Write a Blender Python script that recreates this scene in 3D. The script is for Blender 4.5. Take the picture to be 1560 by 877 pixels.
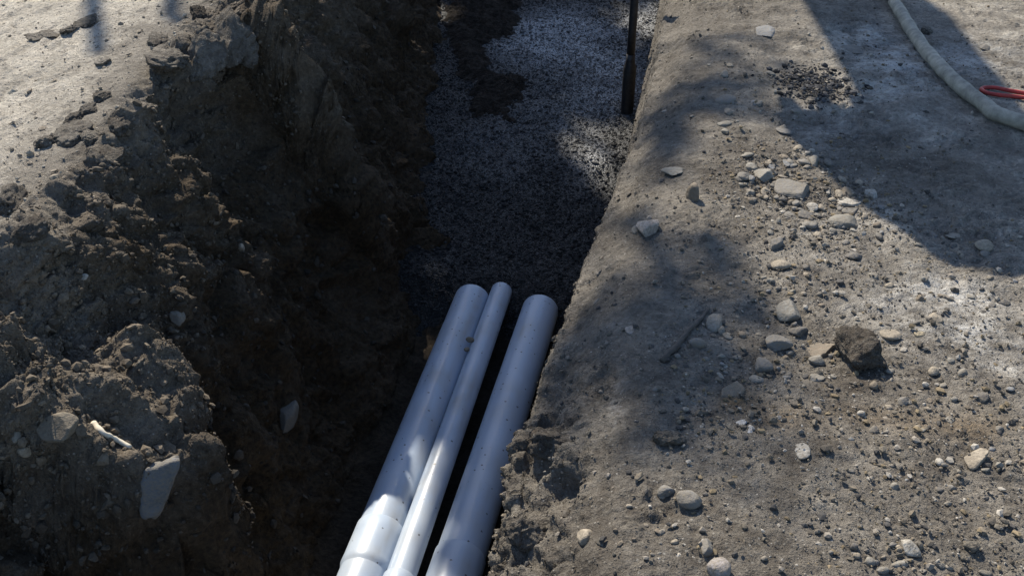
import bpy, bmesh, math, random
import numpy as np
from mathutils import Vector, Matrix, Euler
from mathutils.bvhtree import BVHTree

random.seed(7)
rng = np.random.default_rng(7)
for o in list(bpy.data.objects):
    bpy.data.objects.remove(o)
scene = bpy.context.scene
COL = scene.collection
R = math.radians

# ------------------------------------------------------------------ camera
CAM = Vector((0, 0, 1.6)); PITCH = R(33); YAW = R(10.5); FOC = 1530.0
cam_data = bpy.data.cameras.new("camera")
cam_data.sensor_width = 36.0
cam_data.lens = 36.0 * FOC / 1560.0
cam_data.clip_start = 0.05
cam_data.clip_end = 600
cam = bpy.data.objects.new("camera", cam_data)
cam.location = CAM
cam.rotation_euler = (R(90) - PITCH, 0, YAW)
COL.objects.link(cam)
scene.camera = cam
FW = np.array([-math.sin(YAW)*math.cos(PITCH), math.cos(YAW)*math.cos(PITCH), -math.sin(PITCH)])
RT = np.array([math.cos(YAW), math.sin(YAW), 0.0]); UP = np.cross(RT, FW)

def pix_dir(px, py):
    d = FW*FOC + RT*(px-780.0) - UP*(py-438.5)
    return d/np.linalg.norm(d)

def at_z(px, py, z):
    d = pix_dir(px, py); t = (z-CAM.z)/d[2]
    return np.array(CAM) + d*t

# ------------------------------------------------------------------ light
SUN_EL = R(43); SUN_AZ = R(33)            # azimuth measured from +Y towards -X
SUN = np.array([-math.sin(SUN_AZ)*math.cos(SUN_EL), math.cos(SUN_AZ)*math.cos(SUN_EL), math.sin(SUN_EL)])
world = bpy.data.worlds.new("World"); scene.world = world
world.use_nodes = True
nt = world.node_tree
sky = nt.nodes.new("ShaderNodeTexSky"); sky.sky_type = 'NISHITA'
sky.sun_disc = False
sky.sun_elevation = SUN_EL
sky.sun_rotation = -SUN_AZ
sky.air_density = 1.0; sky.dust_density = 0.6; sky.ozone_density = 3.0
bg = nt.nodes["Background"]; bg.inputs[1].default_value = 0.115
nt.links.new(sky.outputs[0], bg.inputs[0])
sd = bpy.data.lights.new("sun", 'SUN'); sd.energy = 5.0; sd.angle = R(0.53); sd.color = (1.0, 0.92, 0.78)
so = bpy.data.objects.new("sun", sd); COL.objects.link(so)
so.rotation_euler = Vector(SUN).to_track_quat('Z', 'Y').to_euler()
scene.view_settings.view_transform = 'Standard'
scene.view_settings.look = 'None'
scene.view_settings.exposure = 0.72
scene.view_settings.gamma = 1.0
scene.cycles.max_bounces = 6

# ------------------------------------------------------------------ numpy noise
_perm = np.random.default_rng(3).permutation(4096).astype(np.int64)
_grad = np.random.default_rng(4).normal(size=(4096, 3)); _grad /= np.linalg.norm(_grad, axis=1)[:, None]
_rnd = np.random.default_rng(5).random((4096, 3))

def _h(ix, iy, iz):
    return _perm[(_perm[(_perm[ix & 4095] + iy) & 4095] + iz) & 4095]

def perlin(p):
    i = np.floor(p).astype(np.int64); f = p - i
    u = f*f*f*(f*(f*6-15)+10)
    out = 0
    for dx in (0, 1):
        wx = u[:, 0] if dx else 1-u[:, 0]
        for dy in (0, 1):
            wy = u[:, 1] if dy else 1-u[:, 1]
            for dz in (0, 1):
                wz = u[:, 2] if dz else 1-u[:, 2]
                g = _grad[_h(i[:, 0]+dx, i[:, 1]+dy, i[:, 2]+dz)]
                out = out + wx*wy*wz*(g[:, 0]*(f[:, 0]-dx)+g[:, 1]*(f[:, 1]-dy)+g[:, 2]*(f[:, 2]-dz))
    return out*1.6

def fbm(p, scale, octv=4, gain=0.5, ridged=False, seed=0):
    a = 1.0; s = 0; q = p/scale + seed*17.31; tot = 0
    for k in range(octv):
        n = perlin(q)
        if ridged: n = 1-2*np.abs(n)
        s = s + a*n; tot += a
        a *= gain; q = q*2.03 + 5.7
    return s/tot

def worley(p, scale, seed=0):
    """F1, F2 and the random value of the nearest cell"""
    q = p/scale + seed*9.17
    i = np.floor(q).astype(np.int64); f = q-i
    f1 = np.full(len(p), 9.0); f2 = np.full(len(p), 9.0); rv = np.zeros(len(p))
    for dx in (-1, 0, 1):
        for dy in (-1, 0, 1):
            for dz in (-1, 0, 1):
                h = _h(i[:, 0]+dx, i[:, 1]+dy, i[:, 2]+dz)
                c = _rnd[h]
                d = np.sqrt((f[:, 0]-dx-c[:, 0])**2+(f[:, 1]-dy-c[:, 1])**2+(f[:, 2]-dz-c[:, 2])**2)
                m = d < f1
                f2 = np.where(m, f1, np.minimum(f2, d))
                rv = np.where(m, (h % 997)/997.0, rv)
                f1 = np.where(m, d, f1)
    return f1, f2, rv

def smooth(a, b, x):
    t = np.clip((x-a)/(b-a), 0, 1)
    return t*t*(3-2*t)

# ------------------------------------------------------------------ materials
def new_mat(name):
    m = bpy.data.materials.new(name); m.use_nodes = True
    n = m.node_tree.nodes; l = m.node_tree.links
    return m, n, l, n["Principled BSDF"]

def tex_noise(n, l, vec, scale, detail=4, rough=0.55):
    t = n.new("ShaderNodeTexNoise"); t.inputs["Scale"].default_value = scale
    t.inputs["Detail"].default_value = detail; t.inputs["Roughness"].default_value = rough
    l.new(vec, t.inputs["Vector"]); return t.outputs["Fac"]

def math_n(n, l, op, a, b=None, c=None, clamp=False):
    m = n.new("ShaderNodeMath"); m.operation = op; m.use_clamp = clamp
    for k, v in enumerate((a, b, c)):
        if v is None: continue
        if isinstance(v, (int, float)): m.inputs[k].default_value = v
        else: l.new(v, m.inputs[k])
    return m.outputs[0]

def ramp(n, l, fac, stops):
    r = n.new("ShaderNodeValToRGB"); e = r.color_ramp.elements
    while len(e) < len(stops): e.new(0.5)
    for k, (p, c) in enumerate(stops):
        e[k].position = p; e[k].color = (*c, 1)
    l.new(fac, r.inputs[0]); return r.outputs[0]

def mix_c(n, l, fac, a, b, blend='MIX'):
    m = n.new("ShaderNodeMix"); m.data_type = 'RGBA'; m.blend_type = blend
    for sock, v in ((m.inputs["Factor"], fac), (m.inputs["A"], a), (m.inputs["B"], b)):
        if isinstance(v, (int, float)): sock.default_value = v
        elif isinstance(v, tuple): sock.default_value = (*v, 1)
        else: l.new(v, sock)
    # the first Factor/A/B found by name may be the float ones: address RGBA sockets by index
    return m.outputs["Result"] if False else m

def mixrgb(n, l, fac, a, b, blend='MIX'):
    m = n.new("ShaderNodeMixRGB"); m.blend_type = blend
    for k, v in enumerate((fac, a, b)):
        s = m.inputs[k]
        if isinstance(v, (int, float)): s.default_value = v
        elif isinstance(v, tuple): s.default_value = (*v, 1)
        else: l.new(v, s)
    return m.outputs[0]

def attr(n, name):
    a = n.new("ShaderNodeAttribute"); a.attribute_name = name; return a

def bump(n, l, hgt, strength, dist, normal=None):
    b = n.new("ShaderNodeBump"); b.inputs["Strength"].default_value = strength
    b.inputs["Distance"].default_value = dist
    l.new(hgt, b.inputs["Height"])
    if normal is not None: l.new(normal, b.inputs["Normal"])
    return b.outputs[0]

def geo_pos(n):
    return n.new("ShaderNodeNewGeometry").outputs["Position"]

def make_soil():
    m, n, l, b = new_mat("soil")
    P = geo_pos(n)
    n1 = tex_noise(n, l, P, 7.0, 6, 0.6)
    n2 = tex_noise(n, l, P, 55.0, 5, 0.65)
    n3 = tex_noise(n, l, P, 240.0, 3, 0.6)
    tone = attr(n, "tone").outputs["Fac"]
    v = math_n(n, l, 'ADD', tone, math_n(n, l, 'MULTIPLY', math_n(n, l, 'SUBTRACT', n1, 0.5), 0.55))
    v = math_n(n, l, 'ADD', v, math_n(n, l, 'MULTIPLY', math_n(n, l, 'SUBTRACT', n2, 0.5), 0.55), None, True)
    base = ramp(n, l, v, [(0.0, (0.018, 0.0135, 0.0095)), (0.22, (0.056, 0.044, 0.033)), (0.45, (0.122, 0.107, 0.089)),
                          (0.7, (0.245, 0.220, 0.185)), (1.0, (0.56, 0.51, 0.43))])
    # mineral grains: small cells of their own colour
    vo = n.new("ShaderNodeTexVoronoi"); vo.inputs["Scale"].default_value = 150.0; l.new(P, vo.inputs["Vector"])
    sep = n.new("ShaderNodeSeparateColor"); l.new(vo.outputs["Color"], sep.inputs[0])
    pick = math_n(n, l, 'GREATER_THAN', sep.outputs[0], 0.86)
    core = math_n(n, l, 'LESS_THAN', vo.outputs["Distance"], 0.42)
    pick = math_n(n, l, 'MULTIPLY', pick, core)
    graincol = ramp(n, l, sep.outputs[1], [(0.0, (0.03, 0.03, 0.033)), (0.4, (0.14, 0.13, 0.12)), (0.8, (0.28, 0.26, 0.22)), (1.0, (0.5, 0.47, 0.42))])
    base = mixrgb(n, l, math_n(n, l, 'MULTIPLY', pick, math_n(n, l, 'MULTIPLY_ADD', tone, 1.5, -0.2, True)), base, graincol)
    # lime, rust and tar stains (attributes hold where they lie)
    lime = attr(n, "lime").outputs["Fac"]
    lf = math_n(n, l, 'MULTIPLY', math_n(n, l, 'MULTIPLY', lime, math_n(n, l, 'MULTIPLY_ADD', n2, 3.2, -0.9, True)), math_n(n, l, 'MULTIPLY_ADD', n1, 3.6, -1.2, True), None, True)
    base = mixrgb(n, l, lf, base, (0.60, 0.59, 0.56))
    rust = attr(n, "rust").outputs["Fac"]
    rf = math_n(n, l, 'MULTIPLY', rust, math_n(n, l, 'MULTIPLY_ADD', n2, 2.6, -0.7, True), None, True)
    base = mixrgb(n, l, rf, base, (0.22, 0.13, 0.04))
    tar = attr(n, "tar").outputs["Fac"]
    base = mixrgb(n, l, math_n(n, l, 'MULTIPLY', tar, math_n(n, l, 'MULTIPLY_ADD', n2, 2.0, -0.2, True), None, True), base, (0.022, 0.023, 0.026))
    n4 = tex_noise(n, l, P, 22.0, 6, 0.7)
    l.new(base, b.inputs["Base Color"])
    b.inputs["Roughness"].default_value = 0.95
    b.inputs["Specular IOR Level"].default_value = 0.18
    nb = bump(n, l, n4, 1.0, 0.030)
    nb = bump(n, l, n2, 1.0, 0.018, nb)
    nb = bump(n, l, n3, 0.9, 0.0045, nb)
    cellh = math_n(n, l, 'SUBTRACT', 1.0, vo.outputs["Distance"])
    nb = bump(n, l, cellh, 0.45, 0.003, nb)
    l.new(nb, b.inputs["Normal"])
    return m
SOIL = make_soil()

def make_stone():
    m, n, l, b = new_mat("stone")
    oi = n.new("ShaderNodeObjectInfo")
    tc = n.new("ShaderNodeTexCoord").outputs["Object"]
    ad = n.new("ShaderNodeVectorMath"); ad.operation = 'ADD'
    l.new(tc, ad.inputs[0]); l.new(oi.outputs["Random"], ad.inputs[1])
    P = ad.outputs[0]
    n1 = tex_noise(n, l, P, 18.0, 5, 0.6); n2 = tex_noise(n, l, P, 130.0, 4, 0.65)
    c = mixrgb(n, l, math_n(n, l, 'MULTIPLY_ADD', n1, 1.9, -0.55, True), mixrgb(n, l, 1.0, oi.outputs["Color"], (0.55, 0.53, 0.5), 'MULTIPLY'), oi.outputs["Color"])
    c = mixrgb(n, l, math_n(n, l, 'MULTIPLY_ADD', n2, 3.0, -1.05, True), c, (0.17, 0.145, 0.11))
    l.new(c, b.inputs["Base Color"])
    b.inputs["Roughness"].default_value = 0.8; b.inputs["Specular IOR Level"].default_value = 0.3
    nb = bump(n, l, n1, 0.7, 0.015); nb = bump(n, l, n2, 0.9, 0.003, nb)
    l.new(nb, b.inputs["Normal"])
    return m
STONE = make_stone()

def make_crumb():
    m, n, l, b = new_mat("crumb")
    c = attr(n, "col").outputs["Color"]
    P = geo_pos(n)
    n2 = tex_noise(n, l, P, 160.0, 3, 0.6)
    c = mixrgb(n, l, math_n(n, l, 'MULTIPLY_ADD', n2, 1.6, -0.4, True), mixrgb(n, l, 1.0, c, (0.5, 0.48, 0.46), 'MULTIPLY'), c)
    l.new(c, b.inputs["Base Color"])
    b.inputs["Roughness"].default_value = 0.9; b.inputs["Specular IOR Level"].default_value = 0.25
    l.new(bump(n, l, n2, 0.6, 0.002), b.inputs["Normal"])
    return m
CRUMB = make_crumb()

def make_wet():
    m, n, l, b = new_mat("wet_gravel")
    P = geo_pos(n)
    vo = n.new("ShaderNodeTexVoronoi"); vo.inputs["Scale"].default_value = 125.0; l.new(P, vo.inputs["Vector"])
    sep = n.new("ShaderNodeSeparateColor"); l.new(vo.outputs["Color"], sep.inputs[0])
    col = ramp(n, l, sep.outputs[0], [(0.0, (0.012, 0.012, 0.012)), (0.5, (0.021, 0.0205, 0.020)), (0.85, (0.036, 0.035, 0.034)), (1.0, (0.075, 0.073, 0.07))])
    painted_shine = attr(n, "painted_shine").outputs["Fac"]     # sky reflection and sun spots painted into the gravel colour
    n2 = tex_noise(n, l, P, 40.0, 5, 0.65)
    pf = math_n(n, l, 'MULTIPLY', painted_shine, math_n(n, l, 'MULTIPLY_ADD', n2, 2.5, -0.30, True), None, True)
    col = mixrgb(n, l, math_n(n, l, 'MULTIPLY', pf, math_n(n, l, 'MULTIPLY_ADD', sep.outputs[1], 0.7, 0.45, True)), col, (0.55, 0.56, 0.57))
    l.new(col, b.inputs["Base Color"])
    l.new(math_n(n, l, 'MULTIPLY_ADD', pf, -0.25, 0.62), b.inputs["Roughness"])
    b.inputs["Specular IOR Level"].default_value = 0.35
    h = math_n(n, l, 'SUBTRACT', 1.0, vo.outputs["Distance"])
    nb = bump(n, l, h, 1.0, 0.016); nb = bump(n, l, n2, 0.6, 0.014, nb)
    l.new(nb, b.inputs["Normal"])
    return m
WET = make_wet()

def make_pvc():
    m, n, l, b = new_mat("pvc")
    tc = n.new("ShaderNodeTexCoord").outputs["Object"]
    n1 = tex_noise(n, l, tc, 9.0, 5, 0.6); n2 = tex_noise(n, l, tc, 70.0, 3, 0.6)
    vo = n.new("ShaderNodeTexVoronoi"); vo.inputs["Scale"].default_value = 34.0; l.new(tc, vo.inputs["Vector"])
    sp = n.new("ShaderNodeSeparateColor"); l.new(vo.outputs["Color"], sp.inputs[0])
    speck = math_n(n, l, 'MULTIPLY', math_n(n, l, 'LESS_THAN', vo.outputs["Distance"], math_n(n, l, 'MULTIPLY_ADD', n2, 0.42, -0.07)), math_n(n, l, 'GREATER_THAN', sp.outputs[0], 0.62))
    c = mixrgb(n, l, math_n(n, l, 'MULTIPLY_ADD', n1, 1.8, -0.6, True), (0.34, 0.405, 0.50), (0.42, 0.47, 0.53))
    dirt = attr(n, "dirt").outputs["Fac"]
    c = mixrgb(n, l, math_n(n, l, 'MULTIPLY', math_n(n, l, 'MULTIPLY', dirt, 0.6), math_n(n, l, 'MULTIPLY_ADD', n1, 2.2, -0.5, True), None, True), c, (0.20, 0.17, 0.125))
    c = mixrgb(n, l, math_n(n, l, 'MULTIPLY', speck, 0.85), c, (0.06, 0.055, 0.05))
    l.new(c, b.inputs["Base Color"])
    b.inputs["Roughness"].default_value = 0.34
    l.new(math_n(n, l, 'MULTIPLY_ADD', n1, 0.3, 0.22), b.inputs["Roughness"])
    l.new(bump(n, l, n2, 0.12, 0.002), b.inputs["Normal"])
    return m
PVC = make_pvc()

def simple(name, c1, c2, rough=0.6, scale=30, metal=0.0, bmp=0.3):
    m, n, l, b = new_mat(name)
    tc = n.new("ShaderNodeTexCoord").outputs["Object"]
    n1 = tex_noise(n, l, tc, scale, 6, 0.65)
    l.new(mixrgb(n, l, math_n(n, l, 'MULTIPLY_ADD', n1, 2.4, -0.7, True), c1, c2), b.inputs["Base Color"])
    b.inputs["Roughness"].default_value = rough; b.inputs["Metallic"].default_value = metal
    l.new(bump(n, l, n1, bmp, 0.004), b.inputs["Normal"])
    return m
HOSE = simple("hose_rubber", (0.13, 0.12, 0.095), (0.36, 0.335, 0.27), 0.75, 22)
RED = simple("red_rubber", (0.22, 0.03, 0.025), (0.50, 0.045, 0.035), 0.65, 60)
DSTEEL = simple("dark_steel", (0.02, 0.02, 0.022), (0.06, 0.055, 0.05), 0.5, 40, 0.6)
WOOD = simple("weathered_wood", (0.035, 0.03, 0.026), (0.09, 0.075, 0.06), 0.85, 60)
ROOT = simple("pale_root", (0.42, 0.36, 0.27), (0.62, 0.56, 0.45), 0.8, 50)
YELLOW = simple("yellow_paint", (0.55, 0.33, 0.03), (0.65, 0.42, 0.05), 0.45, 12)
BARK = simple("bark", (0.05, 0.04, 0.03), (0.12, 0.1, 0.08), 0.9, 10)
LEAF = simple("leaf", (0.03, 0.06, 0.02), (0.07, 0.11, 0.04), 0.6, 3)

# ------------------------------------------------------------------ object helpers
def tag(o, label=None, cat=None, group=None, kind=None):
    if label: o["label"] = label
    if cat: o["category"] = cat
    if group: o["group"] = group
    if kind: o["kind"] = kind
    return o

def link(name, me, mat=None, parent=None):
    o = bpy.data.objects.new(name, me); COL.objects.link(o)
    if mat is not None and not me.materials: me.materials.append(mat)
    if parent is not None: o.parent = parent
    return o

def empty(name, loc=(0, 0, 0), rot=(0, 0, 0)):
    o = bpy.data.objects.new(name, None); o.location = loc; o.rotation_euler = rot
    COL.objects.link(o); return o

def np_mesh(name, verts, faces, attrs=None, smooth_shade=True):
    verts = np.asarray(verts, dtype=np.float32); faces = np.asarray(faces, dtype=np.int32)
    me = bpy.data.meshes.new(name)
    k = faces.shape[1]
    me.vertices.add(len(verts)); me.vertices.foreach_set("co", verts.ravel())
    me.loops.add(faces.size); me.loops.foreach_set("vertex_index", faces.ravel())
    me.polygons.add(len(faces)); me.polygons.foreach_set("loop_start", np.arange(0, faces.size, k, dtype=np.int32))
    me.polygons.foreach_set("use_smooth", np.full(len(faces), smooth_shade))
    if attrs:
        for an, av in attrs.items():
            if av.ndim == 1:
                a = me.attributes.new(an, 'FLOAT', 'POINT'); a.data.foreach_set("value", av.astype(np.float32))
            else:
                a = me.attributes.new(an, 'FLOAT_COLOR', 'POINT')
                a.data.foreach_set("color", np.c_[av, np.ones(len(av))].astype(np.float32).ravel())
    me.update(calc_edges=True); me.validate()
    return me

# ------------------------------------------------------------------ terrain
def grow(start, stop, first, ratio):
    v = [start]; s = first
    while abs(v[-1]) < abs(stop):
        s *= ratio; v.append(v[-1] + math.copysign(s, stop))
    return np.array(v)

ys = [np.linspace(1.0, 1.0, 1)]
y = 0.95; yl = []
while y < 9.5:
    yl.append(y); y += 0.0055 + 0.0022*(y-0.95)
ys = np.concatenate([grow(0.95, -140, 0.02, 1.35)[1:][::-1], np.array(yl), 9.5 + (grow(0.0, 160, 0.04, 1.3))])
NY = len(ys)
Yk = np.array([-6, 1.4, 2.2, 2.34, 2.69, 2.92, 3.32, 3.9, 4.8, 6.0, 8.3, 12, 20])
Xc = np.interp(ys, Yk, [-1.82, -1.80, -1.78, -1.80, -1.83, -1.85, -1.93, -2.00, -2.15, -2.5, -2.95, -3.1, -3.1])
Zc = np.interp(ys, Yk, [.20, .20, .20, .21, .23, .24, .26, .28, .30, .30, .28, .25, .2])
Xf = np.interp(ys, [-6, 1.9, 2.3, 3.6, 4.0, 4.6, 5.3, 6.4, 8.3, 12, 20], [-1.10, -1.10, -1.15, -1.12, -1.10, -1.17, -1.28, -1.45, -1.8, -1.9, -1.9])
Xl = np.interp(ys, [-6, 1.44, 1.7, 2.0, 2.3, 2.64, 3.2, 3.6, 4.0, 5.4, 8, 20], [-.30, -.295, -.305, -.31, -.305, -.288, -.24, -.215, -.17, -.155, -.16, -.16])
ZF = -1.12
close = smooth(-5, -3, ys)*(1-smooth(10, 12.5, ys))       # the trench ends behind the camera and under the machine

def seg(a, b, n, pw=1.0):
    return (a, b, np.linspace(0, 1, n, endpoint=False)**pw)

left_out = grow(0, -150, 0.012, 1.25)[1:][::-1]          # offsets outside -2.3 m from the crest
cols = []   # list of arrays (NY,) for x, and region codes
reg = []
for d in left_out:
    cols.append(Xc - 2.3 + d); reg.append(0)
for s in np.linspace(0, 1, 190, endpoint=False):
    cols.append(Xc - 2.3 + 2.3*s); reg.append(0)
for s in np.linspace(0, 1, 270, endpoint=False):
    cols.append(Xc + (Xf-Xc)*s); reg.append(1)
for s in np.linspace(0, 1, 50, endpoint=False):
    cols.append(Xf + (Xl-0.11-Xf)*s); reg.append(2)
for s in np.linspace(0, 1, 64, endpoint=False):
    cols.append(Xl-0.11 + 0.125*s); reg.append(3)
for s in np.linspace(0, 1, 44, endpoint=False):
    cols.append(Xl+0.015 + 0.30*s); reg.append(3)
for s in np.linspace(0, 1, 250, endpoint=False):
    cols.append(Xl+0.315 + 2.1*s); reg.append(4)
for d in grow(0, 150, 0.012, 1.25):
    cols.append(Xl + 2.415 + d); reg.append(4)
X = np.stack(cols, 1)            # NY x NX
NX = X.shape[1]
reg = np.array(reg)
Yg = np.repeat(ys[:, None], NX, 1)

def base_height(X, Yg):
    i = Yg
    xc = np.interp(i, ys, Xc); zc = np.interp(i, ys, Zc); xf = np.interp(i, ys, Xf); xl = np.interp(i, ys, Xl); cl = np.interp(i, ys, close)
    # left: spoil bank falling gently away from the crest
    d = np.maximum(xc - X, 0)
    zl = 0.02 + (zc-0.02)*np.exp(-(d/1.25)**1.6)
    s = np.clip((X-xc)/(xf-xc), 0, 1)
    prof = 0.46*s + 0.54*smooth(0.0, 0.95, s)**0.85
    zw = zc + (ZF*cl + (1-cl)*zc - zc)*prof
    # a lower buttress of the bank, gently sloped on top and steep below
    ye = 2.27-0.47*s
    bw = smooth(1.50, 1.66, i)*(1-smooth(ye-0.04, ye+0.16, i))
    zs = np.where(s < 0.86, zc-0.05-0.36*(s/0.86), zc-0.41+(ZF-zc+0.41)*smooth(0, 1, ((s-0.86)/0.13).clip(0, 1)))
    zs = zs - 0.30*(i-1.80)*smooth(0.1, 0.4, s)
    zw = zw + bw*np.maximum(zs-zw, 0)
    # a flat topped knob at the far end of the crest
    bw = smooth(3.58, 3.74, i-0.25*(s-0.3))*(1-smooth(3.80, 4.05, i))
    zs = np.where(s < 0.42, zc-0.10*(s/0.42), zc-0.10+(ZF-zc+0.10)*smooth(-0.25, 1, ((s-0.42)/0.55).clip(0, 1)))
    zw = zw + 0.85*bw*np.maximum(zs-zw, 0)
    # right: rounded lip and a steep face
    e = X - xl
    nl = 1-smooth(2.05, 2.3, i)
    zr = -(0.16+0.05*nl)*np.exp(-(np.maximum(e, 0)/(0.13+0.03*nl))**(1.3+0.9*nl))*cl
    z0 = -0.16-0.05*nl
    za = z0 - 0.30*np.clip(-e/0.075, 0, 1)
    zb = za + (ZF-z0+0.30)*smooth(0, 1, ((-e-0.075)/0.035).clip(0, 1))
    zr = np.where(e < 0, zb*cl, zr)
    z = np.where(X <= xc, zl, np.where(X < xf, zw, np.where(X < xl-0.11, ZF*cl, zr)))
    return z
Z = base_height(X, Yg)
V = np.stack([X, Yg, Z], -1).reshape(-1, 3)
REG = np.repeat(reg[None, :], NY, 0).reshape(-1)

def grid_normals(V):
    G = V.reshape(NY, NX, 3)
    du = np.gradient(G, axis=1); dv = np.gradient(G, axis=0)
    n = np.cross(du, dv); n /= np.linalg.norm(n, axis=2, keepdims=True)+1e-12
    return n.reshape(-1, 3)
N = grid_normals(V)

def march(px, py):
    """where a sight line meets the smooth base terrain"""
    d = pix_dir(px, py); o = np.array(CAM)
    t = np.linspace(0.6, 12, 4000); p = o + d*t[:, None]
    z = base_height(p[:, 0], p[:, 1])
    k = np.argmax(p[:, 2] < z)
    return p[k]

near = (V[:, 1] > 0.5) & (V[:, 1] < 12) & (V[:, 0] > -6) & (V[:, 0] < 4)
idx = np.where(near)[0]
P = V[idx]; RG = REG[idx]
xc_ = np.interp(P[:, 1], ys, Xc); xf_ = np.interp(P[:, 1], ys, Xf); xl_ = np.interp(P[:, 1], ys, Xl)
wallw = smooth(-0.12, 0.14, P[:, 0]-xc_)*(1-smooth(-0.05, 0.15, P[:, 0]-xf_))      # left face weight
crestw = np.exp(-((P[:, 0]-xc_-0.13)/0.17)**2)
leftw = 1-smooth(-0.5, 0.0, P[:, 0]-xc_)
lipw = smooth(-0.12, -0.02, P[:, 0]-xl_)*(1-smooth(0.12, 0.4, P[:, 0]-xl_))
rightw = smooth(0.05, 0.35, P[:, 0]-xl_)
facew = smooth(-0.12, -0.075, P[:, 0]-xl_)*(1-smooth(0.0, 0.05, P[:, 0]-xl_))
disp = np.zeros(len(P))
# big shapes on the left face
disp += wallw*0.10*fbm(P*np.array([1, 1, 0.6]), 0.55, 3, 0.5, seed=1)
rid = fbm(P*np.array([0.6, 1.25, 0.5]), 0.42, 4, 0.55, ridged=True, seed=2)
disp += wallw*0.085*(rid-0.1)
f1, f2, rv = worley(P, 0.17, 1)
disp += (wallw*0.6+crestw*0.8)*0.040*(0.55-f1)*(rv > 0.25)
f1b, f2b, rvb = worley(P, 0.065, 2)
disp += (wallw*0.8+crestw+lipw*0.35)*0.018*(0.5-f1b)*(rvb > 0.35)*1.4
disp += (wallw+crestw)*0.022*fbm(P, 0.09, 4, 0.6, seed=3)
wq = P + 0.05*np.stack([fbm(P, 0.2, 2, seed=61), fbm(P, 0.2, 2, seed=62), fbm(P, 0.2, 2, seed=63)], 1)
g1, g2, gr = worley(wq*np.array([0.8, 1.1, 1.0]), 0.30, 64)
disp += wallw*0.15*(gr-0.45)*smooth(0.0, 0.22, g2-g1)
g1, g2, gr = worley(wq, 0.12, 65)
disp += (wallw*0.75+crestw)*0.055*(gr-0.4)*smooth(0.0, 0.20, g2-g1)
g1, g2, gr = worley(wq, 0.045, 66)
disp += (wallw*0.8+crestw+0.25*lipw)*0.018*(gr-0.4)*smooth(0.0, 0.25, g2-g1)
patch = smooth(0.0, 0.35, fbm(P, 0.45, 3, seed=67))*rightw
g1, g2, gr = worley(wq, 0.035, 68)
disp += (0.35*rightw+patch)*0.014*(gr-0.35)*smooth(0.0, 0.25, g2-g1)
f1c, f2c, rvc = worley(P, 0.026, 3)
disp += (wallw*0.7+crestw+lipw*0.4+rightw*0.22)*0.008*(0.5-f1c)*(rvc > 0.4)*1.5
# left outer slope: streaks raked along the crest
disp += leftw*0.024*fbm(P*np.array([3.2, 0.9, 1]), 0.22, 5, 0.58, ridged=True, seed=4) + leftw*0.02*fbm(P, 0.6, 2, seed=5)
# right ground
disp += rightw*(0.030*fbm(P, 0.55, 3, seed=6) + 0.022*fbm(P, 0.16, 5, 0.6, seed=7))
disp += lipw*(0.022*fbm(P*np.array([1, 0.8, 1]), 0.22, 5, 0.62, seed=8))
g1, g2, gr = worley(P, 0.05, 75)
disp += lipw*0.016*(gr-0.4)*smooth(0, 0.3, g2-g1)*smooth(-0.1, 0.25, fbm(P, 0.25, 2, seed=76))
disp += facew*0.012*fbm(P, 0.12, 4, 0.6, ridged=True, seed=9)

ragw = (1-smooth(2.05, 2.25, P[:, 1]))*smooth(-0.10, -0.03, P[:, 0]-xl_)*(1-smooth(0.12, 0.22, P[:, 0]-xl_+0.03*fbm(P, 0.15, 2, seed=71)))
g1, g2, gr = worley(wq, 0.085, 72)
disp += ragw*0.06*(gr-0.55)*smooth(0.0, 0.2, g2-g1)
g1, g2, gr = worley(wq, 0.032, 73)
disp += (ragw+0.3*facew)*0.024*(gr-0.4)*smooth(0.0, 0.25, g2-g1) + ragw*0.018*fbm(P, 0.05, 4, 0.6, seed=74)
def ridge_feature(pa, pb, amp, width, push=(0.75, -0.2, 0.55)):
    a = march(*pa); b = march(*pb)
    ab = b-a; t = np.clip(((P-a)@ab)/(ab@ab), 0, 1)
    d = np.linalg.norm(P-(a+t[:, None]*ab), axis=1)
    return amp*np.exp(-(d/width)**2.2)
push_f = np.zeros(len(P))
push_f += ridge_feature((385, 80), (490, 195), 0.07, 0.10)
push_f += ridge_feature((215, 205), (262, 265), 0.07, 0.09)
push_f += ridge_feature((232, 400), (285, 455), 0.07, 0.06)
push_f += ridge_feature((20, 400), (60, 430), 0.05, 0.08)
push_f += ridge_feature((100, 740), (180, 830), -0.05, 0.12)

disp -= wallw*0.10*np.exp(-((P[:, 1]-3.15)/0.28)**2)*smooth(-0.7, -0.2, P[:, 2])
disp_vec = N[idx]*disp[:, None] + push_f[:, None]*np.array([0.55, -0.15, 0.75])
# the overhanging lump on the right lip and the notch under it
def blob(px, py, z, rad, amp):
    c = at_z(px, py, z); d = np.linalg.norm((P-c)*np.array([1, 1, 0.8]), axis=1)
    return amp*np.exp(-(d/rad)**2)
lump = blob(835, 660, -0.08, 0.13, 0.05) - blob(870, 745, -0.12, 0.05, 0.05) + blob(790, 800, -0.12, 0.09, 0.03)
disp_vec += lump[:, None]*np.array([-0.7, -0.1, 0.7])*(lipw+facew).clip(0, 1)[:, None]
V[idx] += disp_vec
N = grid_normals(V)
P = V[idx]

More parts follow.
